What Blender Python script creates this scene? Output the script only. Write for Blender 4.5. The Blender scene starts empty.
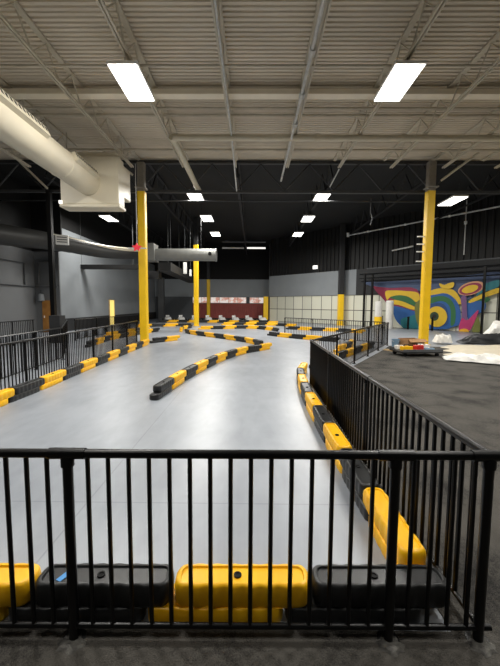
import bpy, math, random
from mathutils import Vector, Matrix
random.seed(7)
SC = bpy.context.scene
COL = SC.collection
PI = math.pi

# ------------------------------------------------------------------ materials
def new_mat(name):
    m = bpy.data.materials.new(name); m.use_nodes = True
    nt = m.node_tree
    return m, nt, nt.nodes['Principled BSDF']

def lin(c):
    return tuple((x / 12.92 if x <= 0.04045 else ((x + 0.055) / 1.055) ** 2.4) for x in [v / 255 for v in c])

def mat(name, rgb, rough=0.5, metal=0.0, vary=0.0, scale=6.0, bump=0.0, bscale=None, spec=0.5, rgb2=None, emit=None, estr=0.0, detail=4.0):
    m, nt, b = new_mat(name)
    c = lin(rgb)
    b.inputs['Roughness'].default_value = rough
    b.inputs['Metallic'].default_value = metal
    b.inputs['Specular IOR Level'].default_value = spec
    tc = nt.nodes.new('ShaderNodeTexCoord')
    n = nt.nodes.new('ShaderNodeTexNoise')
    n.inputs['Scale'].default_value = scale; n.inputs['Detail'].default_value = detail
    nt.links.new(tc.outputs['Object'], n.inputs['Vector'])
    r = nt.nodes.new('ShaderNodeValToRGB')
    c2 = lin(rgb2) if rgb2 else tuple(x * (1 - vary) for x in c)
    r.color_ramp.elements[0].color = (*c2, 1); r.color_ramp.elements[0].position = 0.3
    r.color_ramp.elements[1].color = (*c, 1); r.color_ramp.elements[1].position = 0.65
    nt.links.new(n.outputs['Fac'], r.inputs['Fac'])
    nt.links.new(r.outputs['Color'], b.inputs['Base Color'])
    if bump:
        n2 = nt.nodes.new('ShaderNodeTexNoise'); n2.inputs['Scale'].default_value = bscale or scale * 4
        n2.inputs['Detail'].default_value = 6
        nt.links.new(tc.outputs['Object'], n2.inputs['Vector'])
        bp = nt.nodes.new('ShaderNodeBump'); bp.inputs['Strength'].default_value = bump; bp.inputs['Distance'].default_value = 0.02
        nt.links.new(n2.outputs['Fac'], bp.inputs['Height'])
        nt.links.new(bp.outputs['Normal'], b.inputs['Normal'])
    if emit:
        b.inputs['Emission Color'].default_value = (*lin(emit), 1)
        b.inputs['Emission Strength'].default_value = estr
    return m

M = {}
M['deck'] = mat('deck_beige', (220, 209, 190), 0.55, vary=0.12, scale=0.8)
M['joist'] = mat('joist_beige', (206, 197, 178), 0.5, vary=0.15, scale=3)
M['beam_light'] = mat('beam_cream', (246, 236, 214), 0.5, vary=0.08, scale=2)
M['joist_dark'] = mat('joist_black', (34, 34, 36), 0.6, vary=0.3)
M['black_paint'] = mat('black_ceiling_paint', (10, 10, 11), 0.8, vary=0.4, scale=1.5)
M['siding'] = mat('black_ribbed_siding', (12, 12, 13), 0.65, vary=0.3, scale=1.2)
M['girder'] = mat('girder_dark_steel', (52, 53, 54), 0.5, vary=0.3)
M['duct'] = mat('duct_cream', (226, 216, 192), 0.42, vary=0.06, scale=1.5)
M['duct_gray'] = mat('duct_gray_steel', (120, 120, 116), 0.45, metal=0.2, vary=0.15, scale=2)
M['duct_dark'] = mat('duct_dark_gray', (48, 48, 46), 0.5, vary=0.2, scale=2)
M['slot'] = mat('slot_dark', (30, 28, 26), 0.8)
M['column'] = mat('column_yellow', (250, 202, 24), 0.4, vary=0.08, scale=2)
M['column_gray'] = mat('column_primer_gray', (140, 134, 124), 0.55, vary=0.2)
M['yellow'] = mat('yellow_plastic', (255, 196, 10), 0.38, vary=0.1, scale=4, rgb2=(248, 182, 4))
M['black'] = mat('black_plastic', (30, 31, 32), 0.4, vary=0.3, scale=8)
M['hole'] = mat('hole_dark', (8, 8, 8), 0.9)
M['tape'] = mat('blue_tape', (60, 140, 205), 0.5)
M['fence'] = mat('fence_black_powder_coat', (4, 4, 5), 0.32, vary=0.3, scale=20, spec=0.3)
M['scuff'] = mat('concrete_patch', (98, 96, 91), 0.9, rgb2=(48, 46, 44), scale=22, bump=0.4)
M['wall_gray'] = mat('wall_dark_gray', (108, 110, 112), 0.8, vary=0.12, scale=0.6)
M['wall_light'] = mat('wall_gray', (138, 143, 147), 0.8, vary=0.12, scale=0.5)
M['wall_band'] = mat('wall_far_gray', (160, 166, 171), 0.8, vary=0.12, scale=0.5)
M['wall_deep'] = mat('wall_charcoal', (92, 96, 100), 0.8, vary=0.1, scale=0.6)
M['base_dark'] = mat('wainscot_charcoal', (40, 41, 43), 0.7, vary=0.2)
M['red_panel'] = mat('brick_red_panel', (172, 84, 76), 0.6, vary=0.18, scale=1.5)
M['wood'] = mat('wood_door', (176, 124, 58), 0.5, rgb2=(150, 98, 40), scale=3)
M['board'] = mat('raw_board', (205, 175, 130), 0.6, rgb2=(180, 150, 105), scale=9)
M['warm_glow'] = mat('warm_doorway', (240, 215, 130), 0.6, emit=(250, 222, 120), estr=0.75)
M['lamp'] = mat('led_diffuser', (255, 255, 255), 0.5, emit=(255, 252, 244), estr=4.0)
M['lamp_dim'] = mat('tube_glow', (255, 255, 255), 0.5, emit=(255, 252, 245), estr=0.9)
M['white_metal'] = mat('white_metal', (245, 244, 240), 0.4, vary=0.06)
M['pipe_white'] = mat('pipe_white', (214, 214, 210), 0.4, vary=0.25, scale=6)
M['pipe_cream'] = mat('pipe_cream', (212, 203, 180), 0.45, vary=0.08, scale=3)
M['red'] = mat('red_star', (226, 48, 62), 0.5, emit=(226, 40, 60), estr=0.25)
M['plastic_white'] = mat('white_sheet', (232, 230, 224), 0.5, vary=0.12, scale=4, bump=0.3)
M['canvas'] = mat('beige_sheet', (208, 198, 176), 0.7, vary=0.12, scale=3, bump=0.3)
M['tarp'] = mat('black_tarp', (22, 23, 27), 0.45, vary=0.3, bump=0.3)
M['cardboard'] = mat('cardboard', (176, 132, 88), 0.75, vary=0.15)
M['kart_black'] = mat('kart_black', (22, 22, 24), 0.5, vary=0.3)
M['tire'] = mat('tyre_rubber', (18, 18, 18), 0.8)
M['blue_plastic'] = mat('blue_gray_plastic', (130, 160, 185), 0.4)
M['red_plastic'] = mat('red_plastic', (200, 40, 36), 0.4)
M['conduit'] = mat('conduit_gray', (82, 84, 86), 0.5, vary=0.2)
for k, c in dict(grayblue=(74, 92, 128), maroon=(150, 40, 76), yellow=(238, 196, 40), green=(44, 112, 62), blue=(36, 96, 168), teal=(28, 122, 132),
                 olive=(118, 122, 52), navy=(34, 74, 128), darkgreen=(36, 66, 40), black=(14, 14, 14), peach=(222, 160, 120), violet=(122, 84, 132),
                 pink=(196, 48, 112), gold=(240, 180, 40)).items():
    M['paint_' + k] = mat('paint_' + k, tuple(min(255, int(x * .9 + 2)) for x in c), 0.55, vary=0.12, scale=1.5)

def floor_mat():
    m, nt, b = new_mat('track_floor_gray_epoxy')
    N, L = nt.nodes, nt.links
    tc = N.new('ShaderNodeTexCoord')
    n1 = N.new('ShaderNodeTexNoise'); n1.inputs['Scale'].default_value = 0.45; n1.inputs['Detail'].default_value = 5; n1.inputs['Roughness'].default_value = 0.6
    n2 = N.new('ShaderNodeTexNoise'); n2.inputs['Scale'].default_value = 1.7; n2.inputs['Detail'].default_value = 3
    ms = N.new('ShaderNodeMapping'); ms.inputs['Scale'].default_value = (1.0, 0.35, 1.0); ms.inputs['Rotation'].default_value = (0, 0, 0.5)
    L.new(tc.outputs['Object'], n1.inputs['Vector']); L.new(tc.outputs['Object'], ms.inputs['Vector']); L.new(ms.outputs['Vector'], n2.inputs['Vector'])
    mx = N.new('ShaderNodeMath'); mx.operation = 'MULTIPLY_ADD'; mx.inputs[1].default_value = 0.6
    L.new(n2.outputs['Fac'], mx.inputs[0]); L.new(n1.outputs['Fac'], mx.inputs[2])
    r = N.new('ShaderNodeValToRGB')
    r.color_ramp.elements[0].position = 0.45; r.color_ramp.elements[0].color = (*lin((128, 133, 141)), 1)
    r.color_ramp.elements[1].position = 1.15; r.color_ramp.elements[1].color = (*lin((156, 161, 168)), 1)
    n3 = N.new('ShaderNodeTexNoise'); n3.inputs['Scale'].default_value = 5.5; n3.inputs['Detail'].default_value = 5; n3.inputs['Distortion'].default_value = 0.6
    L.new(ms.outputs['Vector'], n3.inputs['Vector'])
    m3 = N.new('ShaderNodeMath'); m3.operation = 'MULTIPLY_ADD'; m3.inputs[1].default_value = 0.5
    sb = N.new('ShaderNodeMath'); sb.operation = 'SUBTRACT'; sb.inputs[1].default_value = 0.25
    L.new(n3.outputs['Fac'], m3.inputs[0]); L.new(mx.outputs[0], m3.inputs[2]); L.new(m3.outputs[0], sb.inputs[0])
    L.new(sb.outputs[0], r.inputs['Fac'])
    # expansion joints: thin darker lines
    br = N.new('ShaderNodeTexBrick'); br.offset = 0.0
    br.inputs['Scale'].default_value = 1.0; br.inputs['Brick Width'].default_value = 4.6; br.inputs['Row Height'].default_value = 4.6
    br.inputs['Mortar Size'].default_value = 0.008; br.inputs['Color1'].default_value = (1, 1, 1, 1); br.inputs['Color2'].default_value = (1, 1, 1, 1); br.inputs['Mortar'].default_value = (0.78, 0.78, 0.78, 1)
    mp = N.new('ShaderNodeMapping'); mp.inputs['Location'].default_value = (1.55, 1.5, 0)
    L.new(tc.outputs['Object'], mp.inputs['Vector']); L.new(mp.outputs['Vector'], br.inputs['Vector'])
    mm = N.new('ShaderNodeMix'); mm.data_type = 'RGBA'; mm.blend_type = 'MULTIPLY'; mm.inputs[0].default_value = 1.0
    L.new(r.outputs['Color'], mm.inputs[6]); L.new(br.outputs['Color'], mm.inputs[7])
    L.new(mm.outputs[2], b.inputs['Base Color'])
    b.inputs['Roughness'].default_value = 0.36
    return m
M['floor'] = floor_mat()

def ground_mat():
    m, nt, b = new_mat('black_rubber_ground')
    N, L = nt.nodes, nt.links
    tc = N.new('ShaderNodeTexCoord')
    n1 = N.new('ShaderNodeTexNoise'); n1.inputs['Scale'].default_value = 130; n1.inputs['Detail'].default_value = 3
    n2 = N.new('ShaderNodeTexNoise'); n2.inputs['Scale'].default_value = 1.6; n2.inputs['Detail'].default_value = 6
    n3 = N.new('ShaderNodeTexNoise'); n3.inputs['Scale'].default_value = 28; n3.inputs['Detail'].default_value = 5
    for n in (n1, n2, n3): L.new(tc.outputs['Object'], n.inputs['Vector'])
    a = N.new('ShaderNodeMath'); a.operation = 'MULTIPLY_ADD'; a.inputs[1].default_value = 0.55
    L.new(n1.outputs['Fac'], a.inputs[0]); 
    a2 = N.new('ShaderNodeMath'); a2.operation = 'MULTIPLY_ADD'; a2.inputs[1].default_value = 0.35
    L.new(n3.outputs['Fac'], a2.inputs[0]); L.new(n2.outputs['Fac'], a2.inputs[2]); L.new(a2.outputs[0], a.inputs[2])
    r = N.new('ShaderNodeValToRGB')
    r.color_ramp.elements[0].position = 0.72; r.color_ramp.elements[0].color = (*lin((24, 23, 22)), 1)
    r.color_ramp.elements[1].position = 1.15; r.color_ramp.elements[1].color = (*lin((76, 73, 68)), 1)
    L.new(a.outputs[0], r.inputs['Fac']); L.new(r.outputs['Color'], b.inputs['Base Color'])
    b.inputs['Roughness'].default_value = 0.85; b.inputs['Specular IOR Level'].default_value = 0.25
    bp = N.new('ShaderNodeBump'); bp.inputs['Strength'].default_value = 0.7; bp.inputs['Distance'].default_value = 0.01
    L.new(n1.outputs['Fac'], bp.inputs['Height']); L.new(bp.outputs['Normal'], b.inputs['Normal'])
    return m
M['ground'] = ground_mat()

def block_mat():
    m, nt, b = new_mat('cream_block_wall')
    N, L = nt.nodes, nt.links
    tc = N.new('ShaderNodeTexCoord')
    mp = N.new('ShaderNodeMapping'); mp.inputs['Rotation'].default_value = (PI / 2, 0, 0)
    L.new(tc.outputs['Object'], mp.inputs['Vector'])
    br = N.new('ShaderNodeTexBrick'); br.offset = 0.0
    br.inputs['Scale'].default_value = 1.0; br.inputs['Brick Width'].default_value = 1.22; br.inputs['Row Height'].default_value = 1.4
    br.inputs['Mortar Size'].default_value = 0.035
    br.inputs['Color1'].default_value = (*lin((222, 221, 204)), 1); br.inputs['Color2'].default_value = (*lin((208, 208, 192)), 1)
    br.inputs['Mortar'].default_value = (*lin((88, 86, 78)), 1)
    L.new(mp.outputs['Vector'], br.inputs['Vector']); L.new(br.outputs['Color'], b.inputs['Base Color'])
    b.inputs['Roughness'].default_value = 0.8
    return m
M['block'] = block_mat()

def window_mat():
    m, nt, b = new_mat('pink_white_window_glow')
    N, L = nt.nodes, nt.links
    tc = N.new('ShaderNodeTexCoord'); n = N.new('ShaderNodeTexNoise'); n.inputs['Scale'].default_value = 2.2
    L.new(tc.outputs['Object'], n.inputs['Vector'])
    r = N.new('ShaderNodeValToRGB'); r.color_ramp.elements[0].position = 0.38; r.color_ramp.elements[0].color = (*lin((206, 150, 134)), 1)
    r.color_ramp.elements[1].position = 0.56; r.color_ramp.elements[1].color = (*lin((238, 228, 222)), 1)
    L.new(n.outputs['Fac'], r.inputs['Fac']); L.new(r.outputs['Color'], b.inputs['Base Color'])
    L.new(r.outputs['Color'], b.inputs['Emission Color']); b.inputs['Emission Strength'].default_value = 0.55
    b.inputs['Roughness'].default_value = 0.2
    return m
M['window'] = window_mat()

# ------------------------------------------------------------------ mesh building
class MB:
    def __init__(self): self.v = []; self.f = []
    def add(self, vs, fs):
        o = len(self.v); self.v += [tuple(p) for p in vs]; self.f += [tuple(i + o for i in f) for f in fs]; return self
    def box(self, c, s, rz=0.0, mtx=None):
        x, y, z = [d / 2 for d in s]
        vs = [Vector(p) for p in ((-x, -y, -z), (x, -y, -z), (x, y, -z), (-x, y, -z), (-x, -y, z), (x, -y, z), (x, y, z), (-x, y, z))]
        R = mtx or Matrix.Rotation(rz, 3, 'Z')
        return self.add([R @ p + Vector(c) for p in vs], [(3, 2, 1, 0), (4, 5, 6, 7), (0, 1, 5, 4), (1, 2, 6, 5), (2, 3, 7, 6), (3, 0, 4, 7)])
    def rings(self, rs, caps=True):
        n = len(rs[0]); vs = [p for r in rs for p in r]; fs = []
        for k in range(len(rs) - 1):
            for i in range(n):
                j = (i + 1) % n
                fs.append((k * n + i, k * n + j, (k + 1) * n + j, (k + 1) * n + i))
        if caps:
            fs.append(tuple(reversed(range(n)))); fs.append(tuple((len(rs) - 1) * n + i for i in range(n)))
        return self.add(vs, fs)
    def tube(self, pts, r, n=10):
        pts = [Vector(p) for p in pts]; rs = []
        rr = r if isinstance(r, (list, tuple)) else [r] * len(pts)
        d0 = (pts[1] - pts[0]).normalized()
        a = Vector((0, 0, 1)) if abs(d0.z) < 0.9 else Vector((1, 0, 0))
        u = d0.cross(a).normalized()
        for i, p in enumerate(pts):
            if i == 0: t = d0; k = 1
            elif i == len(pts) - 1: t = (pts[i] - pts[i - 1]).normalized(); k = 1
            else:
                a1 = (pts[i] - pts[i - 1]).normalized(); a2 = (pts[i + 1] - pts[i]).normalized()
                t = (a1 + a2).normalized(); k = 1
            u = (u - t * u.dot(t)).normalized(); w = t.cross(u)
            rs.append([p + (u * math.cos(2 * PI * q / n) + w * math.sin(2 * PI * q / n)) * rr[i] * k for q in range(n)])
        return self.rings(rs)
    def lathe(self, prof, c=(0, 0, 0), n=14):
        return self.rings([[Vector((c[0] + r * math.cos(2 * PI * q / n), c[1] + r * math.sin(2 * PI * q / n), c[2] + z)) for q in range(n)] for z, r in prof])
    def prism(self, poly, a, b):                       # poly of (p, q); a/b map (p, q) to the two end points
        return self.rings([[a(*p) for p in poly], [b(*p) for p in poly]])
    def build(self, name, m, parent=None, smooth=False, loc=None, mesh_only=False):
        me = bpy.data.meshes.new(name); me.from_pydata([tuple(p) for p in self.v], [], self.f); me.update()
        me.materials.append(m)
        if smooth:
            me.polygons.foreach_set('use_smooth', [True] * len(me.polygons))
            me.set_sharp_from_angle(angle=math.radians(40))
        if mesh_only: return me
        return put(name, me, parent, loc)

def put(name, me, parent=None, loc=None, rz=0.0):
    o = bpy.data.objects.new(name, me); COL.objects.link(o)
    if parent: o.parent = parent
    if loc: o.location = loc
    if rz: o.rotation_euler = (0, 0, rz)
    return o

def tag(o, label=None, cat=None, group=None, kind=None):
    if label: o['label'] = label
    if cat: o['category'] = cat
    if group: o['group'] = group
    o['kind'] = kind or 'thing'
    return o
def empty(name, loc, label, cat, group=None, rz=0.0):
    o = bpy.data.objects.new(name, None); COL.objects.link(o); o.location = loc; o.rotation_euler = (0, 0, rz); o.empty_display_size = 0.1
    return tag(o, label, cat, group)
def struct(name, mb, m, smooth=False, loc=None, rz=0.0):
    o = mb.build(name, m, None, smooth); o['kind'] = 'structure'
    if loc: o.location = loc
    if rz: o.rotation_euler = (0, 0, rz)
    return o
ORD = ['first', 'second', 'third', 'fourth', 'fifth', 'sixth', 'seventh', 'eighth', 'ninth', 'tenth', 'eleventh', 'twelfth', 'thirteenth', 'fourteenth',
       'fifteenth', 'sixteenth', 'seventeenth', 'eighteenth', 'nineteenth', 'twentieth', 'twenty-first', 'twenty-second', 'twenty-third', 'twenty-fourth']
MURAL=[
 ('grayblue',[(11.92,3.94),(13.44,3.87),(15.18,3.87),(17.52,3.92),(19.91,4.01),(21.99,4.15),(22.03,3.42),(20.89,3.12),(20.32,2.29),(18.32,2.3),(17.56,3.07),(16.66,3.02),(14.53,3.16),(12.9,3.46)]),
 ('maroon',[(12.9,3.46),(13.46,3.43),(14.53,3.32),(16.66,3.14),(16.89,1.29),(15.69,1.58),(14.5,1.82),(13.95,2.33)]),
 ('yellow',[(14.06,3.04),(14.79,3.11),(15.71,3.04),(16.75,2.86),(16.78,2.15),(15.65,2.48),(14.56,2.57),(14.22,2.32)]),
 ('green',[(14.47,2.55),(15.23,2.71),(16.05,2.55),(16.63,2.07),(16.56,1.83),(15.67,2.15),(14.91,2.36)]),
 ('yellow',[(14.31,2.24),(14.91,2.32),(15.58,2.19),(16.24,1.91),(16.8,1.6),(16.26,1.57),(15.26,1.91),(14.49,1.99)]),
 ('blue',[(14.5,1.82),(15.27,1.78),(16.42,1.47),(16.89,1.29),(17.08,0.5),(15.84,0.12),(15.15,0.58),(14.78,1.32)]),
 ('teal',[(15.48,0.68),(16.28,1.03),(16.9,1.13),(17.26,-0.04),(15.94,-0.28)]),
 ('olive',[(16.56,1.83),(17.14,2.46),(17.73,2.61),(17.84,0.3),(16.94,0.26)]),
 ('yellow',[(17.28,2.77),(17.64,2.99),(18.07,3.13),(18.56,3.19),(18.97,3.14),(19.38,2.95),(19.66,2.58),(19.88,2.07),(19.62,2.0),(19.34,2.37),(18.92,2.67),(18.3,2.68),(17.3,2.31)]),
 ('blue',[(17.3,2.31),(18.3,2.75),(18.92,2.74),(19.41,2.37),(19.69,1.93),(19.86,1.28),(19.83,0.55),(19.31,0.3),(18.84,0.13),(17.39,0.28)]),
 ('green',[(17.59,2.38),(18.3,2.6),(18.86,2.52),(19.29,2.15),(19.52,1.49),(19.5,0.61),(19.24,0.45),(19.19,1.48),(18.96,2.0),(18.46,2.22),(17.61,2.0)]),
 ('navy',[(17.62,1.84),(18.33,2.07),(18.76,1.92),(18.99,1.41),(19.03,0.51),(18.41,0.33),(17.68,0.61)]),
 ('yellow',[(18.98,1.06),(18.97,0.89),(18.92,0.73),(18.85,0.58),(18.74,0.46),(18.61,0.36),(18.46,0.29),(18.3,0.27),(18.14,0.28),(17.98,0.33),(17.84,0.41),(17.71,0.53),(17.62,0.68),(17.55,0.84),(17.52,1.02),(17.54,1.2),(17.58,1.36),(17.67,1.52),(17.78,1.64),(17.91,1.74),(18.07,1.8),(18.23,1.82),(18.39,1.8),(18.54,1.74),(18.68,1.65),(18.8,1.53),(18.89,1.39),(18.95,1.23)]),
 ('darkgreen',[(18.41,1.08),(18.4,1.0),(18.38,0.93),(18.35,0.87),(18.3,0.81),(18.24,0.77),(18.18,0.74),(18.11,0.73),(18.04,0.74),(17.97,0.76),(17.91,0.8),(17.85,0.85),(17.81,0.91),(17.79,0.98),(17.77,1.06),(17.78,1.13),(17.8,1.21),(17.83,1.27),(17.88,1.33),(17.94,1.37),(18.01,1.39),(18.08,1.4),(18.15,1.4),(18.21,1.37),(18.28,1.33),(18.33,1.28),(18.37,1.22),(18.39,1.15)]),
 ('black',[(18.24,1.07),(18.23,1.04),(18.22,1.01),(18.21,0.98),(18.19,0.95),(18.16,0.93),(18.13,0.92),(18.1,0.91),(18.07,0.92),(18.04,0.93),(18.01,0.95),(17.98,0.97),(17.97,1.0),(17.95,1.03),(17.95,1.06),(17.95,1.1),(17.96,1.13),(17.98,1.16),(18.0,1.18),(18.02,1.2),(18.05,1.22),(18.09,1.22),(18.12,1.22),(18.15,1.21),(18.18,1.19),(18.2,1.17),(18.22,1.14),(18.23,1.11)]),
 ('yellow',[(18.33,3.54),(18.68,3.41),(18.95,3.51),(19.32,3.57),(19.3,3.24),(18.97,3.11),(18.49,3.2)]),
 ('green',[(20.26,2.22),(21.16,2.49),(21.64,2.35),(21.3,2.07),(20.34,1.86)]),
 ('blue',[(20.2,2.0),(20.93,2.21),(21.36,2.07),(21.33,1.59),(20.75,1.16),(20.38,0.93)]),
 ('yellow',[(20.44,2.29),(21.21,2.73),(22.05,3.08),(22.07,2.75),(21.28,2.45),(20.45,2.07)]),
 ('teal',[(21.12,3.25),(22.02,3.62),(22.05,3.15),(21.2,2.8),(20.8,2.56)]),
 ('peach',[(21.23,3.33),(21.24,3.23),(21.21,3.12),(21.15,3.02),(21.05,2.91),(20.92,2.82),(20.76,2.73),(20.59,2.67),(20.41,2.62),(20.23,2.6),(20.06,2.61),(19.91,2.64),(19.79,2.69),(19.7,2.76),(19.65,2.85),(19.64,2.96),(19.67,3.07),(19.75,3.18),(19.86,3.29),(19.99,3.39),(20.16,3.47),(20.33,3.53),(20.51,3.57),(20.69,3.58),(20.85,3.58),(20.99,3.54),(21.1,3.49),(21.19,3.42)]),
 ('maroon',[(21.09,3.26),(21.1,3.18),(21.07,3.09),(21.02,3.0),(20.93,2.92),(20.82,2.83),(20.68,2.76),(20.54,2.71),(20.39,2.67),(20.23,2.65),(20.09,2.65),(19.96,2.68),(19.86,2.72),(19.78,2.78),(19.74,2.86),(19.73,2.94),(19.76,3.03),(19.83,3.13),(19.92,3.22),(20.04,3.3),(20.18,3.37),(20.32,3.42),(20.48,3.45),(20.63,3.47),(20.77,3.46),(20.89,3.44),(20.98,3.4),(21.05,3.34)]),
 ('yellow',[(20.89,3.2),(20.89,3.14),(20.87,3.08),(20.83,3.01),(20.76,2.95),(20.68,2.89),(20.58,2.84),(20.48,2.8),(20.36,2.78),(20.25,2.76),(20.15,2.76),(20.06,2.78),(19.98,2.81),(19.93,2.85),(19.9,2.9),(19.89,2.96),(19.92,3.02),(19.96,3.09),(20.03,3.15),(20.12,3.21),(20.22,3.26),(20.33,3.3),(20.44,3.32),(20.55,3.34),(20.65,3.33),(20.74,3.32),(20.81,3.29),(20.86,3.25)]),
 ('violet',[(19.86,2.43),(20.17,2.57),(20.29,1.57),(20.33,0.72),(20.01,0.7),(19.96,1.71)]),
 ('pink',[(20.0,0.99),(20.36,0.86),(20.97,1.59),(20.88,1.02),(20.49,0.08),(19.85,0.04)]),
 ('olive',[(20.68,0.09),(20.99,1.17),(21.17,0.12)]),
 ('gold',[(20.5,-0.08),(20.49,-0.12),(20.47,-0.16),(20.44,-0.2),(20.39,-0.23),(20.33,-0.26),(20.26,-0.28),(20.19,-0.29),(20.12,-0.29),(20.05,-0.28),(19.99,-0.26),(19.94,-0.23),(19.9,-0.2),(19.87,-0.16),(19.86,-0.12),(19.87,-0.08),(19.89,-0.04),(19.93,0.0),(19.98,0.04),(20.04,0.06),(20.1,0.08),(20.17,0.09),(20.24,0.09),(20.31,0.08),(20.37,0.06),(20.42,0.03),(20.46,0.0),(20.49,-0.04)]),
]
# ------------------------------------------------------------------ camera
PITCH, ROLL, YAW = math.radians(4.7), math.radians(0.34), math.radians(0.5)
R0 = Vector((math.cos(YAW), math.sin(YAW), 0)); F0 = Vector((-math.sin(YAW), math.cos(YAW), 0)); Z = Vector((0, 0, 1))
U0 = F0 * math.sin(PITCH) + Z * math.cos(PITCH); FW = F0 * math.cos(PITCH) - Z * math.sin(PITCH)
RT = R0 * math.cos(ROLL) + U0 * math.sin(ROLL); UP = -R0 * math.sin(ROLL) + U0 * math.cos(ROLL)
cd = bpy.data.cameras.new('camera'); cam = bpy.data.objects.new('camera', cd); COL.objects.link(cam)
mw = Matrix((RT, UP, -FW)).transposed().to_4x4(); mw.translation = (0, 0, 1.865); cam.matrix_world = mw
cd.sensor_fit = 'HORIZONTAL'; cd.sensor_width = 36.0; cd.lens = 36.0 * 345 / 500; cd.clip_end = 200
SC.camera = cam

# ------------------------------------------------------------------ room shell
CEIL = 8.75
# track floor
struct('floor', MB().box((0, 18, -0.05), (60, 58, 0.1)), M['floor'])
g = MB()
poly = [(-14.2, -8), (24, -8), (24, 14.2), (8.6, 15.7), (6.3, 15.9), (5.4, 14.3), (1.4, 7.75), (1.19, 6.5), (1.15, 1.84), (-14.2, 1.83)]
g.rings([[Vector((x, y, 0.001)) for x, y in poly], [Vector((x, y, 0.006)) for x, y in poly]])
struct('ground', g, M['ground'])

# ribbed deck of the lit ceiling bay
d = MB(); rib = []
y = -8.0
while y < 17.0:
    rib += [(y, 0.0), (y + 0.085, 0.0), (y + 0.105, 0.045), (y + 0.1324, 0.045), (y + 0.1524, 0.0)]
    y += 0.1524
x0, x1 = -14.2, 24.0
vs = []; fs = []
for (yy, zz) in rib: vs += [(x0, yy, CEIL + zz), (x1, yy, CEIL + zz)]
for i in range(len(rib) - 1): fs.append((2 * i, 2 * i + 1, 2 * i + 3, 2 * i + 2))
d.add(vs, fs)
struct('ceiling', d, M['deck'])
struct('ceiling_black', MB().box((3, 32, 9.3), (44, 30, 0.1)), M['black_paint'])
struct('ceiling_slab', MB().box((3, 4.4, 9.3), (44, 25.4, 0.1)), M['deck'])

# side wall on the left, jog with the wooden door, lighter wall beyond
struct('wall_left', MB().box((-14.25, 7.25, 2.6), (0.1, 30.5, 5.2)), M['wall_gray'])
struct('wall_left_upper', MB().box((-14.25, 7.25, 7.25), (0.1, 30.5, 4.1)), M['black_paint'])
struct('wall_jog', MB().box((-13.45, 22.55, 2.6), (1.7, 0.1, 5.2)), M['wall_gray'])
struct('wall_jog_upper', MB().box((-13.3, 22.42, 7.25), (2.0, 0.12, 4.1)), M['black_paint'])
struct('wall_left_far', MB().box((-12.65, 33.6, 3.4), (0.1, 22.0, 6.8)), M['wall_light'])
struct('wall_left_far_upper', MB().box((-12.65, 33.6, 8.05), (0.1, 22.0, 2.5)), M['black_paint'])
struct('baseboard_left', MB().box((-12.58, 33.6, 0.43), (0.06, 21.8, 0.86)), M['base_dark'])
# far wall
struct('wall_back', MB().box((-5.2, 44.55, 1.42), (15, 0.1, 2.84)), M['wall_deep'])
struct('wall_back_band', MB().box((-5.2, 44.5, 3.95), (15, 0.16, 2.22)), M['wall_band'])
struct('wall_back_upper', MB().box((-5.2, 44.55, 7.2), (15, 0.1, 4.3)), M['black_paint'])
struct('wall_return', MB().box((2.05, 42.3, 4.65), (0.1, 4.6, 9.3)), M['wall_gray'])
struct('trim_1', MB().box((-11.7, 44.1, 2.6), (0.7, 0.7, 5.2)), M['wall_gray'])
# angled wall on the right: local x runs along it, local -y faces the room
AW = dict(loc=(1.9, 40, 0), rz=math.atan2(-0.744, 0.668)); LEN = 34.0
struct('wall_angled', MB().box((LEN / 2, 0.05, 1.4), (LEN, 0.1, 2.8)), M['block'], **AW)
struct('wall_angled_band', MB().box((5.6, 0.0, 3.95), (11.2, 0.2, 2.3)), M['wall_light'], **AW)
struct('wall_angled_band_dark', MB().box((11.2 + (LEN - 11.2) / 2, 0.0, 3.95), (LEN - 11.2, 0.2, 2.3)), M['base_dark'], **AW)
sd = MB(); pr = []
x = 0.0
while x < LEN:
    pr += [(x, 0.0), (x + 0.26, 0.0), (x + 0.30, -0.09), (x + 0.40, -0.09), (x + 0.44, 0.0)]; x += 0.44
vs = []; fs = []
for (xx, yy) in pr: vs += [(xx, yy, 5.1), (xx, yy, 9.3)]
for i in range(len(pr) - 1): fs.append((2 * i, 2 * i + 2, 2 * i + 3, 2 * i + 1))
sd.add(vs, fs); struct('wall_angled_siding', sd, M['siding'], **AW)
struct('wall_right', MB().box((24.3, 3.4, 4.65), (0.1, 24, 9.3)), M['wall_gray'])
struct('wall_front', MB().box((5, -8.05, 4.65), (38.6, 0.1, 9.3)), M['wall_gray'])

# doors and windows
dj = MB().box((-13.32, 22.46, 1.03), (0.86, 0.07, 2.06)).build('door_1', M['wood']); dj['kind'] = 'structure'
MB().box((-13.62, 22.41, 1.0), (0.05, 0.05, 0.14)).build('door_handle', M['white_metal'], dj)
dw = MB().box((-12.57, 30.6, 1.09), (0.07, 1.0, 2.18)).build('door_2', M['warm_glow']); dw['kind'] = 'structure'
fr = MB()
fr.tube([(-12.54, 30.08, 0), (-12.54, 30.08, 2.22), (-12.54, 31.12, 2.22), (-12.54, 31.12, 0)], 0.05, 6).build('door_frame', M['board'], dw)
for i, (xa, xb) in enumerate(((-7.75, -0.9), (-0.45, 1.85))):
    w = MB().box(((xa + xb) / 2, 44.42, 2.42), (xb - xa, 0.06, 0.72)).build('window_%d' % (i + 1), M['window']); w['kind'] = 'structure'
    fr = MB(); n = max(2, round((xb - xa) / 1.15))
    fr.tube([(xa, 44.38, 2.06), (xb, 44.38, 2.06), (xb, 44.38, 2.78), (xa, 44.38, 2.78), (xa, 44.38, 2.1)], 0.04, 6).build('window_frame', M['white_metal'], w)
    for k in range(1, n):
        MB().box((xa + (xb - xa) * k / n, 44.38, 2.42), (0.05, 0.05, 0.7)).build('mullion', M['board'], w)
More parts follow.
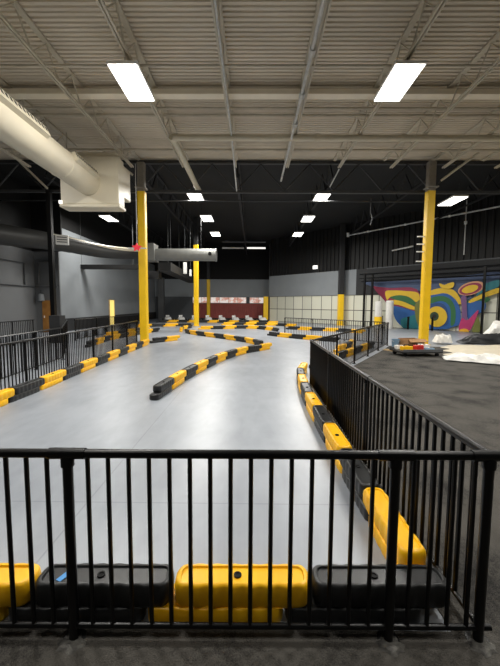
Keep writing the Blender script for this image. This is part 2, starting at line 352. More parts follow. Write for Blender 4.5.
rp = empty('red_shutter', (-2.95, 44.4, 0), 'long brick-red ribbed panel on the far wall under the pale windows', 'wall panel')
pp = MB(); prof = []
for k in range(32):
    xx = -4.8 + k * 0.3
    prof += [(xx, -0.02), (xx + 0.2, -0.02), (xx + 0.22, 0.03), (xx + 0.28, 0.03)]
vs = []; fs = []
for (xx, yy) in prof: vs += [(xx, yy, 0.05), (xx, yy, 2.0)]
for i in range(len(prof) - 1): fs.append((2 * i, 2 * i + 2, 2 * i + 3, 2 * i + 1))
pp.add(vs, fs).build('panel', M['red_panel'], rp)
MB().box((0, -0.03, 0.06), (9.6, 0.1, 0.12)).build('base_rail', M['base_dark'], rp)

# ------------------------------------------------------------------ roof joists, girders, columns
JX = [-5.5 + 2.33 * k for k in range(-2, 8)]
jl = ['behind the white duct, furthest left', 'just left of the white duct', 'running to the left yellow column', 'above the left bright panel light',
      'with a conduit along it, left of ceiling centre', 'with a white sprinkler line along it, right of ceiling centre', 'above the right bright panel light',
      'between the right panel light and the right column', 'running to the right yellow column', 'furthest right in the lit bay']
pf_b = [(-.065, 0), (-.02, 0), (-.02, .05), (.02, .05), (.02, 0), (.065, 0), (.065, .065), (-.065, .065)]
pf_t = [(-.075, -.06), (.075, -.06), (.075, 0), (-.075, 0)]
YA, YB = -7.5, 17.0
cb = MB().prism(pf_b, lambda p, q: Vector((p, YA, 8.0 + q)), lambda p, q: Vector((p, YB - 0.9, 8.0 + q))).build('bottom_chord', M['joist'], mesh_only=True)
ct = MB().prism(pf_t, lambda p, q: Vector((p, YA, CEIL - 0.005 + q)), lambda p, q: Vector((p, YB, CEIL - 0.005 + q))).build('top_chord', M['joist'], mesh_only=True)
pts = []; yy = YA + 0.39; k = 0
while yy < YB - 0.8: pts.append((0, yy, 8.06 if k % 2 == 0 else 8.68)); yy += 0.62; k += 1
pts.append((0, YB - 0.05, 8.66))
wb = MB().tube(pts, 0.022, 6).build('web', M['joist'], mesh_only=True)
for x, l in zip(JX, jl):
    r = empty('roof_joist', (x, 0, 0), 'beige open-web roof joist ' + l, 'roof joist', 'open-web joists under the ribbed ceiling')
    put('bottom_chord', cb, r); put('top_chord', ct, r); put('web', wb, r)
# dark joists beyond the girder
JD = [-10.2, -5.5, -0.84, 3.82, 8.48, 13.1]
yb0, yb1 = 17.3, 43.5
db = MB().prism(pf_b, lambda p, q: Vector((p, yb0, 8.0 + q)), lambda p, q: Vector((p, yb1, 8.0 + q))).build('bottom_chord', M['joist_dark'], mesh_only=True)
dt = MB().prism(pf_t, lambda p, q: Vector((p, yb0, 9.2 + q)), lambda p, q: Vector((p, yb1, 9.2 + q))).build('top_chord', M['joist_dark'], mesh_only=True)
pts = []; yy = yb0; k = 0
while yy < yb1: pts.append((0, yy, 8.05 if k % 2 == 0 else 9.15)); yy += 0.9; k += 1
dwb = MB().tube(pts, 0.03, 6).build('web', M['joist_dark'], mesh_only=True)
for x, l in zip(JD, ['over the dark round duct', 'over the left column row', 'left of the dark ceiling centre', 'over the right row of far lights', 'over the right yellow column', 'over the mural']):
    if x > 10:    # stops at the angled wall
        r = empty('dark_roof_joist', (x, 0, 0), 'black roof joist in the dark bay ' + l, 'roof joist', 'black joists in the dark bay')
        MB().prism(pf_b, lambda p, q: Vector((p, yb0, 8.0 + q)), lambda p, q: Vector((p, 25.4, 8.0 + q))).build('bottom_chord', M['joist_dark'], r)
        MB().tube([p for p in pts if p[1] < 25.4], 0.03, 6).build('web', M['joist_dark'], r)
        continue
    if x > 3:
        ye = 30.8 if x > 6 else 37.2
        r = empty('dark_roof_joist', (x, 0, 0), 'black roof joist in the dark bay ' + l, 'roof joist', 'black joists in the dark bay')
        MB().prism(pf_b, lambda p, q: Vector((p, yb0, 8.0 + q)), lambda p, q: Vector((p, ye, 8.0 + q))).build('bottom_chord', M['joist_dark'], r)
        MB().tube([p for p in pts if p[1] < ye], 0.03, 6).build('web', M['joist_dark'], r)
        continue
    r = empty('dark_roof_joist', (x, 0, 0), 'black roof joist in the dark bay ' + l, 'roof joist', 'black joists in the dark bay')
    put('bottom_chord', db, r); put('top_chord', dt, r); put('web', dwb, r)

def girder(y, xa, xb, label, m, zb=7.27, zt=8.62, off=0.0):
    r = empty('truss_girder', ((xa + xb) / 2, y, 0), label, 'girder'); cx = (xa + xb) / 2
    MB().box((0, 0, zb), (xb - xa, 0.14, 0.12)).build('bottom_chord', m, r)
    MB().box((0, 0, zt), (xb - xa, 0.16, 0.12)).build('top_chord', m, r)
    xs = [x for x in [-5.5 + 1.165 * k for k in range(-9, 20)] if xa < x < xb]
    MB().tube([(x - cx, 0, (zt - .06) if i % 2 == 0 else (zb + .06)) for i, x in enumerate(xs)], 0.045, 6).build('web', m, r)
girder(17.1, -14.1, 21.6, 'dark truss girder across the hall where the lit ceiling ends', M['girder'])
tag(MB().tube([(-14, 18.7, 7.3), (9.4, 18.7, 7.3)], 0.035, 8).build('cross_conduit', M['girder'], None, True), 'thin dark pipe across the hall just behind the truss girder', 'pipe')

def column(x, y, label, zy, ztop, w=0.36, cut=True):
    r = empty('support_column', (x, y, 0), label, 'column', 'yellow steel columns')
    def sq(z, h, b=0.05):
        p = []
        for (sx, sy, a0) in ((1, 1, 0), (-1, 1, 90), (-1, -1, 180), (1, -1, 270)):
            for a in (0, 45, 90):
                t = math.radians(a0 + a); p.append(Vector((sx * (h - b) + b * math.cos(t), sy * (h - b) + b * math.sin(t), z)))
        return p
    h = w / 2
    MB().rings([sq(0.02, h), sq(zy, h)]).build('shaft', M['column'], r)
    MB().box((0, 0, 0.011), (w + .14, w + .14, 0.022)).build('base_plate', M['column'], r)
    if ztop > zy: MB().rings([sq(zy + .001, h * 0.96), sq(ztop, h * 0.96)]).build('upper_shaft', M['column_gray'] if y < 20 else M['joist_dark'], r)
    return r
c1 = column(-5.32, 16.8, 'tall yellow steel column at the end of the left fence', 7.15, 8.48)
MB().box((0, -0.05, 7.3), (0.5, 0.5, 0.04)).build('cap_plate', M['column_gray'], c1)
c2 = column(8.2, 16.6, 'tall yellow steel column beside the loaded flat cart and sheets', 7.15, 8.48)
MB().box((0, -0.05, 7.3), (0.5, 0.5, 0.04)).build('cap_plate', M['column_gray'], c2)
for zz in (5.1, 4.75, 4.4, 3.95):
    MB().box((-0.33, 0, zz), (0.36, 0.06, 0.05)).build('bracket', M['white_metal'], c2)
column(-4.92, 29.9, 'yellow column standing in the middle of the track behind the hairpin', 6.9, 9.2, w=0.4)
column(-5.5, 42.6, 'thin far yellow column in front of the red panel', 4.9, 7.9, w=0.4)
column(1.45, 40.0, 'short yellow corner post where the red panel ends', 2.8, 2.8, w=0.55)
column(8.1, 32.15, 'yellow-footed dark post dividing the cream block wall', 2.85, 9.2, w=0.5)
# black leaning-in post at the left with its brace
bp = empty('black_post', (-9.75, 16.8, 0), 'tall black post left of the yellow column, under the girder', 'post')
MB().box((0, 0, 3.6), (0.2, 0.2, 7.2)).build('shaft', M['fence'], bp)
MB().tube([(-0.05, 0, 7.3), (-1.35, -0.6, 8.7)], 0.05, 8).build('brace', M['joist'], bp)
MB().box((0, 0, 0.015), (0.5, 0.5, 0.03)).build('base_plate', M['fence'], bp)
MB().box((0.42, -0.45, 0.65), (0.5, 0.5, 1.3)).build('equipment_box', M['base_dark'], bp)

# ------------------------------------------------------------------ ceiling pipes
def pipe(name, pts, r, m, label, cat='pipe', n=10, fits=(), group=None):
    if fits:
        o = empty(name, pts[0], label, cat, group); b = Vector(pts[0])
        MB().tube([Vector(p) - b for p in pts], r, n).build('pipe_run', m, o, True)
        for f in fits:
            MB().tube([Vector(f[0]) - b, Vector(f[1]) - b], f[2], n).build('coupling', m, o, True)
    else:
        o = tag(MB().tube(pts, r, n).build(name, m, None, True), label, cat, group)
    return o
pipe('sprinkler_main', [(-2.95, 13.05, 7.9), (21, 13.05, 7.9)], 0.11, M['pipe_cream'], 'thick cream sprinkler main running across the ceiling before the girder',
     fits=[((x, 13.05, 7.9), (x + .16, 13.05, 7.9), 0.135) for x in (-2.95, 2.2, 5.3, 9.4)])
pipe('sprinkler_branch', [(-3.0, 13.05, 7.92), (-2.85, 14.0, 7.7), (-2.75, 17.6, 7.5)], 0.12, M['pipe_cream'], 'thick cream pipe slanting back over the left column of lights',
     fits=[((-2.76, 17.3, 7.515), (-2.75, 17.62, 7.5), 0.14)])
pipe('cross_conduit', [(-14, 9.45, 8.02), (22, 9.45, 8.02)], 0.035, M['joist'], 'thin beige pipe across the ceiling level with the two big lights')
tag(MB().box((4, 11.49, 8.5), (36.2, 0.30, 0.16)).build('purlin_beam', M['beam_light']), 'wide flat beige beam across the ceiling behind the big lights', 'beam')
pipe('cross_conduit', [(-14, 12.0, 8.35), (22, 12.0, 8.35)], 0.045, M['joist'], 'thin beige pipe across the ceiling just behind the flat beam')
pipe('cross_conduit', [(-14, 12.75, 8.52), (22, 12.75, 8.52)], 0.05, M['joist'], 'thin beige pipe across the ceiling just above the thick main')
pipe('cross_conduit', [(-14, 15.21, 8.4), (22, 15.21, 8.4)], 0.05, M['joist'], 'thin beige pipe across the ceiling nearest the girder')
pipe('sprinkler_line', [(1.38, -7, 7.86), (1.34, 12.5, 7.86), (1.28, 16.9, 7.72)], 0.045, M['pipe_white'], 'white sprinkler pipe along the joist right of ceiling centre',
     fits=[((1.36, y, 7.86), (1.36, y + .22, 7.86), 0.085) for y in (5.0, 8.6, 10.3, 11.9)])
pipe('conduit_drop', [(-0.80, 3, 7.93), (-0.82, 13.2, 7.93), (-0.82, 16.9, 7.25)], 0.03, M['pipe_white'], 'thin white conduit dropping along the joist left of ceiling centre',
     fits=[((-0.82, 13.1, 7.93), (-0.82, 13.3, 7.93), 0.06)])
pipe('angled_brace', [(3.85, 16.2, 8.0), (3.6, 16.9, 7.45)], 0.03, M['pipe_white'], 'short white rod slanting down beside the nearest right far light', 'rod')
pipe('angled_brace', [(-6.7, 15.7, 8.6), (-5.6, 16.45, 7.8)], 0.05, M['joist'], 'beige brace from the joist to the left column head', 'rod')
pipe('angled_brace', [(9.6, 15.4, 8.4), (8.45, 16.2, 7.5)], 0.05, M['joist'], 'beige brace from the joist to the right column head', 'rod')
# wall pipes on the angled wall, in that wall's frame
def wallobj(name, mb, m, label, cat, group=None, smooth=False):
    o = mb.build(name, m, None, smooth); o.location = AW['loc']; o.rotation_euler = (0, 0, AW['rz']); return tag(o, label, cat, group)
r = empty('wall_sprinkler_pipe', AW['loc'], 'long white pipe running up the black siding right of the hall', 'pipe', rz=AW['rz'])
MB().tube([(10.5, -0.5, 8.15), (30, -0.5, 8.55)], 0.055, 8).build('pipe_run', M['pipe_white'], r, True)
MB().tube([(10.48, -0.5, 8.02), (10.48, -0.5, 8.38)], 0.13, 10).build('end_valve', M['white_metal'], r, True)
for s in (12.4, 15.6, 18.8, 22): MB().tube([(s, -0.5, 8.15 + (s - 10.2) * .0202), (s + .12, -0.5, 8.152 + (s - 10.2) * .0202)], 0.09, 10).build('coupling', M['white_metal'], r, True)
r = empty('drop_rod', AW['loc'], 'thin white vertical rod hanging before the black siding near the right edge', 'rod', rz=AW['rz'])
MB().tube([(19.95, -0.6, 9.2), (19.95, -0.6, 5.45)], 0.035, 8).build('rod', M['pipe_white'], r, True)
MB().tube([(19.95, -0.6, 7.55), (19.95, -0.6, 7.75)], 0.1, 8).build('coupling', M['white_metal'], r, True)
wallobj('short_wall_pipe', MB().tube([(14.6, -0.4, 6.35), (16.3, -0.4, 6.5)], 0.06, 8), M['pipe_white'], 'short white horizontal pipe left of the right column', 'pipe')
wallobj('emergency_light', MB().box((6.65, -0.25, 5.62), (0.5, 0.14, 0.34)), M['lamp_dim'], 'small white lit box on the black siding above the gray band', 'light')
# strip lights deep in the dark
for x0_, x1_, z_, m_, l in ((-3.4, 1.3, 8.62, 'conduit', 'long dim gray strip above the white tubes in the dark far ceiling'),
                            (-3.4, -1.05, 7.98, 'white_metal', 'left pale strip fixture in the dark far ceiling'), (-0.7, 1.3, 7.98, 'lamp_dim', 'right glowing white tube in the dark far ceiling')):
    r = empty('strip_fixture', ((x0_ + x1_) / 2, 38, z_), l, 'light strip')
    MB().tube([(-(x1_ - x0_) / 2, 0, 0), ((x1_ - x0_) / 2, 0, 0)], 0.09, 8).build('tube', M[m_], r, True)
    for sx in (-1, 1): MB().box((sx * (x1_ - x0_) / 2.4, 0, 0.12), (0.1, 0.1, 0.1)).build('bracket', M['conduit'], r)

# ------------------------------------------------------------------ LED panels
def panel_lamp(x, y, z, e, tilt=0.0):
    l = bpy.data.lights.new('panel_lamp', 'AREA'); l.shape = 'RECTANGLE'; l.size = 0.70; l.size_y = 1.5
    l.energy = 238 * e; l.color = (1, .975, .92)
    o = bpy.data.objects.new('panel_lamp', l); COL.objects.link(o); o.location = (x, y, z); return o
def led(x, y, z, label, tilt=0.0):
    r = empty('panel_light', (x, y, z), label, 'ceiling light', 'bright rectangular panel lights')
    r.rotation_euler = (0, tilt, 0)
    W_, L_ = 0.70, 1.5  # outline widened a little so its shape stands in for bloom
    MB().rings([[Vector((sx * (W_ / 2 + e), sy * (L_ / 2 + e), zz)) for sx, sy in ((-1, -1), (1, -1), (1, 1), (-1, 1))] for e, zz in ((.03, 0.0), (.03, .07), (-.1, .13))]).build('housing', M['white_metal'], r)
    MB().box((0, 0, -0.012), (W_, L_, 0.02)).build('diffuser', M['lamp'], r)
    o = panel_lamp(0, 0, -0.026, 1.4 if y > 17 else 1.0); o.parent = r
    for sy in (-1, 1): MB().tube([(0, sy * .55, .12), (0, sy * .55, 8.0 - z if y < 17 else 8.02 - z)], 0.008, 5).build('hanger_wire', M['conduit'], r)
led(-3.24, 9.66, 7.7, 'big bright panel light overhead, left of ceiling centre')
led(3.78, 9.66, 7.7, 'big bright panel light overhead, right of ceiling centre')
for yy, w in ((19.3, 'nearest'), (24.1, 'middle'), (29.3, 'furthest')):
    led(-3.18, yy, 7.7, w + ' of the three dark-bay panel lights on the left row')
    led(3.68, yy, 7.7, w + ' of the three dark-bay panel lights on the right row')
led(10.35, 18.6, 7.3, 'panel light beside the right yellow column head', 0)
led(-9.95, 24.2, 7.7, 'panel light under the white box unit, by the gray wall', 0)
# the same fixture grid carries on outside the frame: plain lamps there
for x, y, e in ((-3.2, 4.8, 1.15), (3.75, 4.8, 1.15), (-3.2, 0.0, .45), (3.75, 0.0, .45), (10.25, 9.66, 1), (-10.0, 9.66, 1), (10.25, 0.0, .6), (-10, 0.0, .6), (17.2, 9.66, 1)):
    panel_lamp(x, y, 7.68, e)

# ------------------------------------------------------------------ white HVAC unit with its duct
h = empty('air_handler', (-6.4, 14.0, 5.65), 'cream box air handler with round duct hung under the ceiling, left', 'air handler')
def bevbox(c, s, b=0.03):
    x, y, z = [d / 2 for d in s]
    def ring(zz, e): return [Vector((c[0] + px * (x - e) , c[1] + py * (y - e), c[2] + zz)) for px, py in ((-1, -1), (1, -1), (1, 1), (-1, 1))]
    return MB().rings([ring(-z, b), ring(-z + b, 0), ring(z - b, 0), ring(z, b)])
bevbox((-0.1, 0.3, 1.08), (2.3, 0.6, 1.86)).build('cabinet', M['duct'], h)
bevbox((-0.1, 0.3, 0.09), (2.38, 0.7, 0.14)).build('base_pan', M['duct'], h)
bevbox((-0.1, 0.3, 2.08), (2.1, 0.5, 0.18)).build('top_cap', M['duct'], h)
bevbox((0.72, 1.0, 1.25), (0.62, 0.78, 1.3)).build('side_return', M['duct'], h)
bevbox((0.98, 0.3, 1.1), (0.05, 0.62, 1.7)).build('corner_flange', M['duct'], h)
DX, DZ, DR = -0.15, 0.96, 0.47
MB().tube([(DX, 0.02, DZ), (DX, -20.5, DZ)], DR, 40).build('round_duct', M['duct'], h, True)
for yy in (-2.0, -5.5, -9.0):
    MB().rings([[Vector((DX + r_ * math.cos(2 * PI * q / 40), yy + o_, DZ + r_ * math.sin(2 * PI * q / 40))) for q in range(40)] for o_, r_ in ((0, DR + .002), (.01, DR + .012), (.05, DR + .012), (.06, DR + .002))]).build('seam_band', M['duct'], h, True)
for ya, yb in ((-0.25, -1.9), (-3.5, -6.4)):
    a = math.radians(27); ux = Vector((math.cos(a), 0, math.sin(a))); uz = Vector((-math.sin(a), 0, math.cos(a)))
    R3 = Matrix((ux, Vector((0, 1, 0)), uz)).transposed()
    c = Vector((DX, (ya + yb) / 2, DZ)) + ux * (DR + 0.0)
    rg = MB().box(c, (0.24, abs(yb - ya), 0.30), mtx=R3).build('register', M['duct'], h)
    n = int(abs(yb - ya) / 0.16)
    for k in range(n):
        cc = Vector((DX, min(ya, yb) + (k + .5) * abs(yb - ya) / n, DZ)) + ux * (DR + 0.112)
        for s in (0,):
            MB().box(cc + uz * 0.055, (0.024, 0.085, 0.13), mtx=R3).build('slot', M['slot'], rg)
MB().box((-1.25, -0.03, 0.22), (0.12, 0.08, 0.12)).build('status_lamp', M['lamp_dim'], h)
for sx in (-1, 1):
    MB().tube([(sx * 1.1, 0.3, 2.1), (sx * 1.1, 0.3, 3.02)], 0.02, 6).build('hanger_rod', M['joist'], h)

# dark round duct curving along the left wall
dk = empty('curved_duct', (-12.5, 17, 0), 'large dark round duct curving past the gray left wall', 'duct')
b = Vector((-12.5, 17, 0))
ctl = [(-15.2, 12.0, 4.95), (-13.6, 15.2, 5.15), (-12.3, 18.0, 5.3), (-11.2, 20.6, 5.38), (-10.0, 22.8, 5.3), (-8.8, 23.8, 5.3), (-7.4, 24.05, 5.32)]
def smoothpath(c, n=6):
    out = []
    c = [Vector(p) for p in c]
    for i in range(len(c) - 1):
        p0, p1, p2, p3 = c[max(i - 1, 0)], c[i], c[i + 1], c[min(i + 2, len(c) - 1)]
        for k in range(n):
            t = k / n
            out.append(0.5 * ((2 * p1) + (p2 - p0) * t + (2 * p0 - 5 * p1 + 4 * p2 - p3) * t * t + (3 * p1 - p0 - 3 * p2 + p3) * t ** 3))
    out.append(c[-1]); return out
ctl[0] = (-13.55, 12.9, 5.02); ctl[1] = (-13.3, 15.2, 5.15); ctl[-1] = (-7.7, 24.05, 5.32)
sp = smoothpath(ctl)
MB().tube([p - b for p in sp], [0.6 - 0.26 * i / (len(sp) - 1) for i in range(len(sp))], 28).build('duct_run', M['duct_dark'], dk, True)
li = MB().tube([p - b + Vector((.12, -.2, .36 - .2 * i / len(sp))) for i, p in enumerate(sp) if i > 15], 0.16, 12).build('upper_pipe', M['duct'], dk, True); li['label'] = 'pale pipe along the top of the duct'
MB().box((2.0, 2.2, 5.34), (0.62, 0.25, 0.5), rz=0.35).build('register', M['white_metal'], dk)
for k in (-1, 0, 1): MB().box((2.05, 2.06, 5.34 + k * .13), (0.5, 0.04, 0.04), rz=0.35).build('register_blade', M['conduit'], dk)
cy = empty('round_branch_duct', (-4.5, 24.05, 5.25), 'gray round duct with an end cap passing before the middle column', 'duct')
MB().tube([(-2.2, 0, 0), (1.9, 0, 0)], 0.42, 28).build('duct_run', M['duct_gray'], cy, True)
MB().tube([(1.9, 0, 0), (1.96, 0, 0)], 0.45, 28).build('end_cap', M['duct_gray'], cy, True)
MB().tube([(1.55, -0.40, 0.02), (1.55, -0.45, 0.02)], 0.12, 16).build('port_ring', M['hole'], cy, True)
for sx in (-1.2, 0.9): MB().tube([(sx, 0, .42), (sx, 0, 3.95)], 0.015, 5).build('hanger_rod', M['joist_dark'], cy)
MB().box((-2.62, 0, 0.12), (0.85, 1.1, 1.15)).build('plenum_box', M['duct_gray'], cy)
dd = empty('square_duct', (-6.9, 28, 4.55), 'black square duct running back from the gray plenum box', 'duct')
MB().box((0.3, 4.0, 0), (0.9, 14, 0.6), rz=0.03).build('duct_run', M['siding'], dd)
for yy in (-1, 3, 7): MB().tube([(0.3, yy, 0.3), (0.3, yy, 4.2)], 0.02, 5).build('hanger_rod', M['conduit'], dd)
sh = empty('dark_bar', (-10.6, 25.5, 4.55), 'low black bar crossing before the light gray wall', 'duct')
MB().box((0, 0, 0), (5.2, 0.5, 0.3), rz=-0.03).build('duct_run', M['siding'], sh)  # plain black bar along the dark line across the gray wall
for sx in (-2, 1.8): MB().tube([(sx, 0, .15), (sx, 0, 4.5)], 0.02, 5).build('hanger_rod', M['conduit'], sh)
MB().box((-7.75, 26.5, 4.05), (1.3, 0.8, 0.55)).build('hanging_box', M['siding'])
tag(bpy.data.objects['hanging_box'], 'black box hanging left of the yellow column below the ducts', 'box')
for o_, x_, l in (('speaker_box', -4.55, 'white slim loudspeaker hung under the round duct, larger one'), ('speaker_box', -4.15, 'small white loudspeaker hung under the round duct beside the larger one')):
    s_ = 1.0 if x_ < -4.3 else 0.6
    r = empty(o_, (x_ - .55, 26, 4.55 - (0.35 if s_ < 1 else 0)), l, 'speaker')
    bevbox((0, 0, 0.0), (0.22 * s_, 0.2, 0.85 * s_), 0.02).build('cabinet', M['white_metal'], r)
    MB().tube([(0, 0, .42 * s_), (0, 0, 4.7)], 0.012, 5).build('hanger_wire', M['conduit'], r)
st = empty('hanging_star', (-5.2, 15.6, 4.38), 'small red star ornament hanging on a wire at the yellow column', 'ornament')
p5 = [((.17 if i % 2 == 0 else .08) * math.sin(i * PI / 5), (.17 if i % 2 == 0 else .08) * math.cos(i * PI / 5)) for i in range(10)]
MB().prism(p5, lambda p, q: Vector((p * 1.35, -.03, q * 1.2)), lambda p, q: Vector((p * 1.35, .03, q * 1.2))).build('star_body', M['red'], st)
MB().tube([(0, 0, .2), (0, 0, 3.6)], 0.012, 6).build('hanger_wire', M['pipe_white'], st)
MB().tube([(-.42, 0.05, -.03), (.42, 0.05, -.03)], 0.03, 6).build('crossbar', M['pipe_white'], st)
cb_ = empty('hanging_chain', (6.75, 20.5, 6.5), 'white hooked cable hanging in the dark left of the right column', 'cable')
MB().tube([(0, 0, 1.5), (0.0, 0, .7), (.12, 0, .4), (0, 0, 0)], 0.03, 6).build('cable_run', M['conduit'], cb_, True)
# wall conduits and lamp on the dark left wall
wl = empty('wall_lamp', (-13.75, 22.35, 2.0), 'small pale wall lamp above left of the wooden door', 'wall lamp')
MB().lathe([(0, .08), (.05, .2), (.45, .16), (.5, .06)], n=12).build('lamp_shade', M['wall_light'], wl, True)
MB().box((0, .08, .62), (.12, .16, .22)).build('bracket', M['conduit'], wl)
pipe('wall_conduit', [(-14.12, 9, 2.95), (-14.12, 22.3, 2.95), (-12.7, 22.42, 2.95)], 0.05, M['conduit'], 'thin conduit running level along the dark gray left wall')
pipe('wall_conduit', [(-14.12, 9, 4.35), (-14.12, 21.4, 4.35), (-14.12, 21.4, 3.0)], 0.045, M['conduit'], 'upper conduit on the left wall that turns down to the lower one')
pipe('wall_conduit', [(-13.9, 22.42, 3.1), (-13.9, 22.42, 4.55), (-12.8, 22.42, 4.55)], 0.045, M['conduit'], 'conduit rising beside the wall corner over the lamp')
# ------------------------------------------------------------------ fences
HT = 1.07
POST = MB().lathe([(0.0, .062), (.012, .062), (.014, .0265), (1.0, .0265), (1.002, .034), (1.045, .034), (1.06, .028), (1.075, .018)], n=12).build('post', M['fence'], smooth=True, mesh_only=True)
BAL = MB().lathe([(0.09, .0125), (1.05, .0125)], n=8).build('baluster', M['fence'], smooth=True, mesh_only=True)
BALW = MB().lathe([(0.09, .0145), (1.05, .0145)], n=8).build('baluster', M['fence'], smooth=True, mesh_only=True)
BALT = MB().lathe([(0.09, .009), (1.05, .009)], n=6).build('baluster', M['fence'], smooth=True, mesh_only=True)
BALFAR = MB().lathe([(0.09, .014), (1.05, .014)], n=5).build('baluster', M['fence'], smooth=True, mesh_only=True)
def sleeve(L=0.19): return MB().rings([[Vector((x, r_ * math.cos(2 * PI * q / 14), HT + r_ * math.sin(2 * PI * q / 14))) for q in range(14)] for x, r_ in ((-L / 2, .024), (-L / 2, .03), (L / 2, .03), (L / 2, .024))]).build('rail_sleeve', M['fence'], smooth=True, mesh_only=True)
SLV = sleeve()
def fence(label, pts, posts, sp=0.1075, start=0.06, far=False, patch=False, skip=0.045, ext=(0, 0), bal=None):
    """pts: polyline on the ground; posts: distances along it."""
    P = [Vector((x, y, 0)) for x, y in pts]
    seg = [(P[i], P[i + 1], (P[i + 1] - P[i]).length) for i in range(len(P) - 1)]; tot = sum(s[2] for s in seg)
    def at(d):
        dd = min(max(d, 0), tot)
        for a, b, l in seg:
            if dd <= l + 1e-6: return a + (b - a) * (dd / l), math.atan2((b - a).y, (b - a).x)
            dd -= l
        return P[-1], 0
    r = empty('barrier_fence', P[0], label, 'fence', 'black metal baluster fences')
    o = P[0]; q = [p - o for p in P]
    if ext[0]: q[0] = q[0] - (q[1] - q[0]).normalized() * ext[0]
    if ext[1]: q[-1] = q[-1] + (q[-1] - q[-2]).normalized() * ext[1]
    n = 6 if far else 12
    MB().tube([p + Vector((0, 0, HT)) for p in q], 0.024, n).build('top_rail', M['fence'], r, True)
    MB().tube([p + Vector((0, 0, 0.085)) for p in q], 0.0165, n).build('bottom_rail', M['fence'], r, True)
    for d in posts:
        p, a = at(d); put('post', POST, r, p - o)
        if not far: put('rail_sleeve', SLV, r, p - o, a)
        if patch:
            m_ = MB(); rg = []
            for e, z in ((1.0, .003), (.75, .012)):
                rg.append([Vector((math.cos(2 * PI * k / 18) * .075 * e * (1 + .16 * math.sin(k * 2.3 + d)), math.sin(2 * PI * k / 18) * .06 * e * (1 + .2 * math.cos(k * 1.7 + d)) - .03, z + .004)) for k in range(18)])
            f_ = m_.rings(rg).build('footing_patch', M['scuff'], r, loc=p - o); f_['label'] = 'pale gray concrete patch around the post foot'
    d = start; k = 0
    while d < tot - 0.02:
        if all(abs(d - e) > skip for e in posts):
            p, a = at(d); put('baluster', bal or (BALFAR if far else BAL), r, p - o); k += 1
        d += sp
    return k
FR = -1.46
cnt = []
def fr(x): return x - FR
cnt.append(fence('black front fence crossing the whole view before the yellow and black blocks', [(FR, 1.765), (1.27, 1.79)], [fr(-0.985), fr(0.765), fr(1.265)], sp=0.109, start=0.037, patch=True, skip=0.05, ext=(0.3, 0.06)))
cnt.append(fence('black side fence running back from the front corner beside the dark ground', [(1.27, 1.86), (1.27, 3.6), (1.31, 7.7)], [1.94, 3.9, 5.84], sp=0.107, start=0.06, ext=(.08, 0), bal=BALW))
cnt.append(fence('black fence slanting back from the side fence to the flat cart', [(1.36, 7.78), (6.3, 16.1)], [1.8, 3.7, 5.6, 7.5, 9.6], sp=0.13, start=0.06, far=True, bal=BALT))
cnt.append(fence('far black fence around the pit in front of the cream wall', [(1.95, 21.4), (6.25, 16.35)], [0.02, 2.2, 4.4, 6.5], sp=0.13, start=0.1, far=True))
cnt.append(fence('long black fence behind the left row of yellow and black blocks', [(-4.80, 5.2), (-4.95, 9.0), (-5.46, 16.2)], [0.3, 2.1, 3.9, 5.7, 7.5, 9.3, 10.9], sp=0.113, start=0.06, far=False))
cnt.append(fence('second black fence behind the long left one, ending at the black post', [(-5.9, 7.6), (-6.3, 11.3), (-8.9, 16.4)], [0.2, 2.0, 3.8, 5.6, 7.4, 9.3], sp=0.12, far=True))
cnt.append(fence('far left black fence by the gray wall with the wooden door', [(-10.4, 11.2), (-10.6, 16.6)], [0.1, 2.0, 3.8, 5.3], sp=0.13, far=True))
cnt.append(fence('black fence before the lit doorway beyond the black post', [(-8.95, 17.2), (-8.5, 25.5)], [0.05, 2.2, 4.4, 6.6, 8.2], sp=0.13, far=True))

# ------------------------------------------------------------------ interlocking barrier blocks
L0, W0, H0 = 0.82, 0.2, 0.25
def outline(L, W, xc, z, inset=0.0, wave=0.0, n=72, rc=0.075):
    hl, hw = L / 2 - inset, W / 2 - inset; rc = max(0.012, rc - inset)
    corners = [(hl - rc, hw - rc, 0), (-(hl - rc), hw - rc, 90), (-(hl - rc), -(hw - rc), 180), (hl - rc, -(hw - rc), 270)]
    base = []
    for cx, cy, a0 in corners:
        for k in range(7):
            t = math.radians(a0 + 90 * k / 6); base.append((cx + rc * math.cos(t), cy + rc * math.sin(t), math.cos(t), math.sin(t)))
    # resample by length
    pts = base + [base[0]]; ds = [0]
    for i in range(len(pts) - 1): ds.append(ds[-1] + math.hypot(pts[i + 1][0] - pts[i][0], pts[i + 1][1] - pts[i][1]))
    out = []; j = 0
    for k in range(n):
        d = ds[-1] * k / n
        while ds[j + 1] < d: j += 1
        f = (d - ds[j]) / max(1e-9, ds[j + 1] - ds[j]); a, b = pts[j], pts[j + 1]
        x, y, nx, ny = [a[i] + (b[i] - a[i]) * f for i in range(4)]
        w = wave * (0.5 + 0.5 * math.cos(2 * PI * x / 0.105)) * abs(ny) ** 2
        out.append(Vector((xc + x - nx * w, y - ny * w, z)))
    return out
SH = 0.08
def block_mesh(m, n=72):
    LU, LL = L0 - .012, L0 - .012; rs = []
    rs.append(outline(LL, W0, -SH, 0.0, .008, .004, n)); rs.append(outline(LL, W0, -SH, 0.012, 0, .008, n)); rs.append(outline(LL, W0, -SH, 0.098, 0, .008, n)); rs.append(outline(LL, W0, -SH, 0.106, .006, .006, n))
    rs.append(outline(LU, W0, SH, 0.108, .016, .004, n)); rs.append(outline(LU, W0, SH, 0.128, .002, .015, n)); rs.append(outline(LU, W0, SH, 0.205, 0, .015, n)); rs.append(outline(LU, W0, SH, 0.235, .005, .013, n)); rs.append(outline(LU, W0, SH, 0.25, .018, .008, n))
    rs.append(outline(LU, W0, SH, 0.25, .036, 0, n)); rs.append(outline(LU, W0, SH, 0.238, .042, 0, n))
    return MB().rings(rs).build('body', m, smooth=True, mesh_only=True)
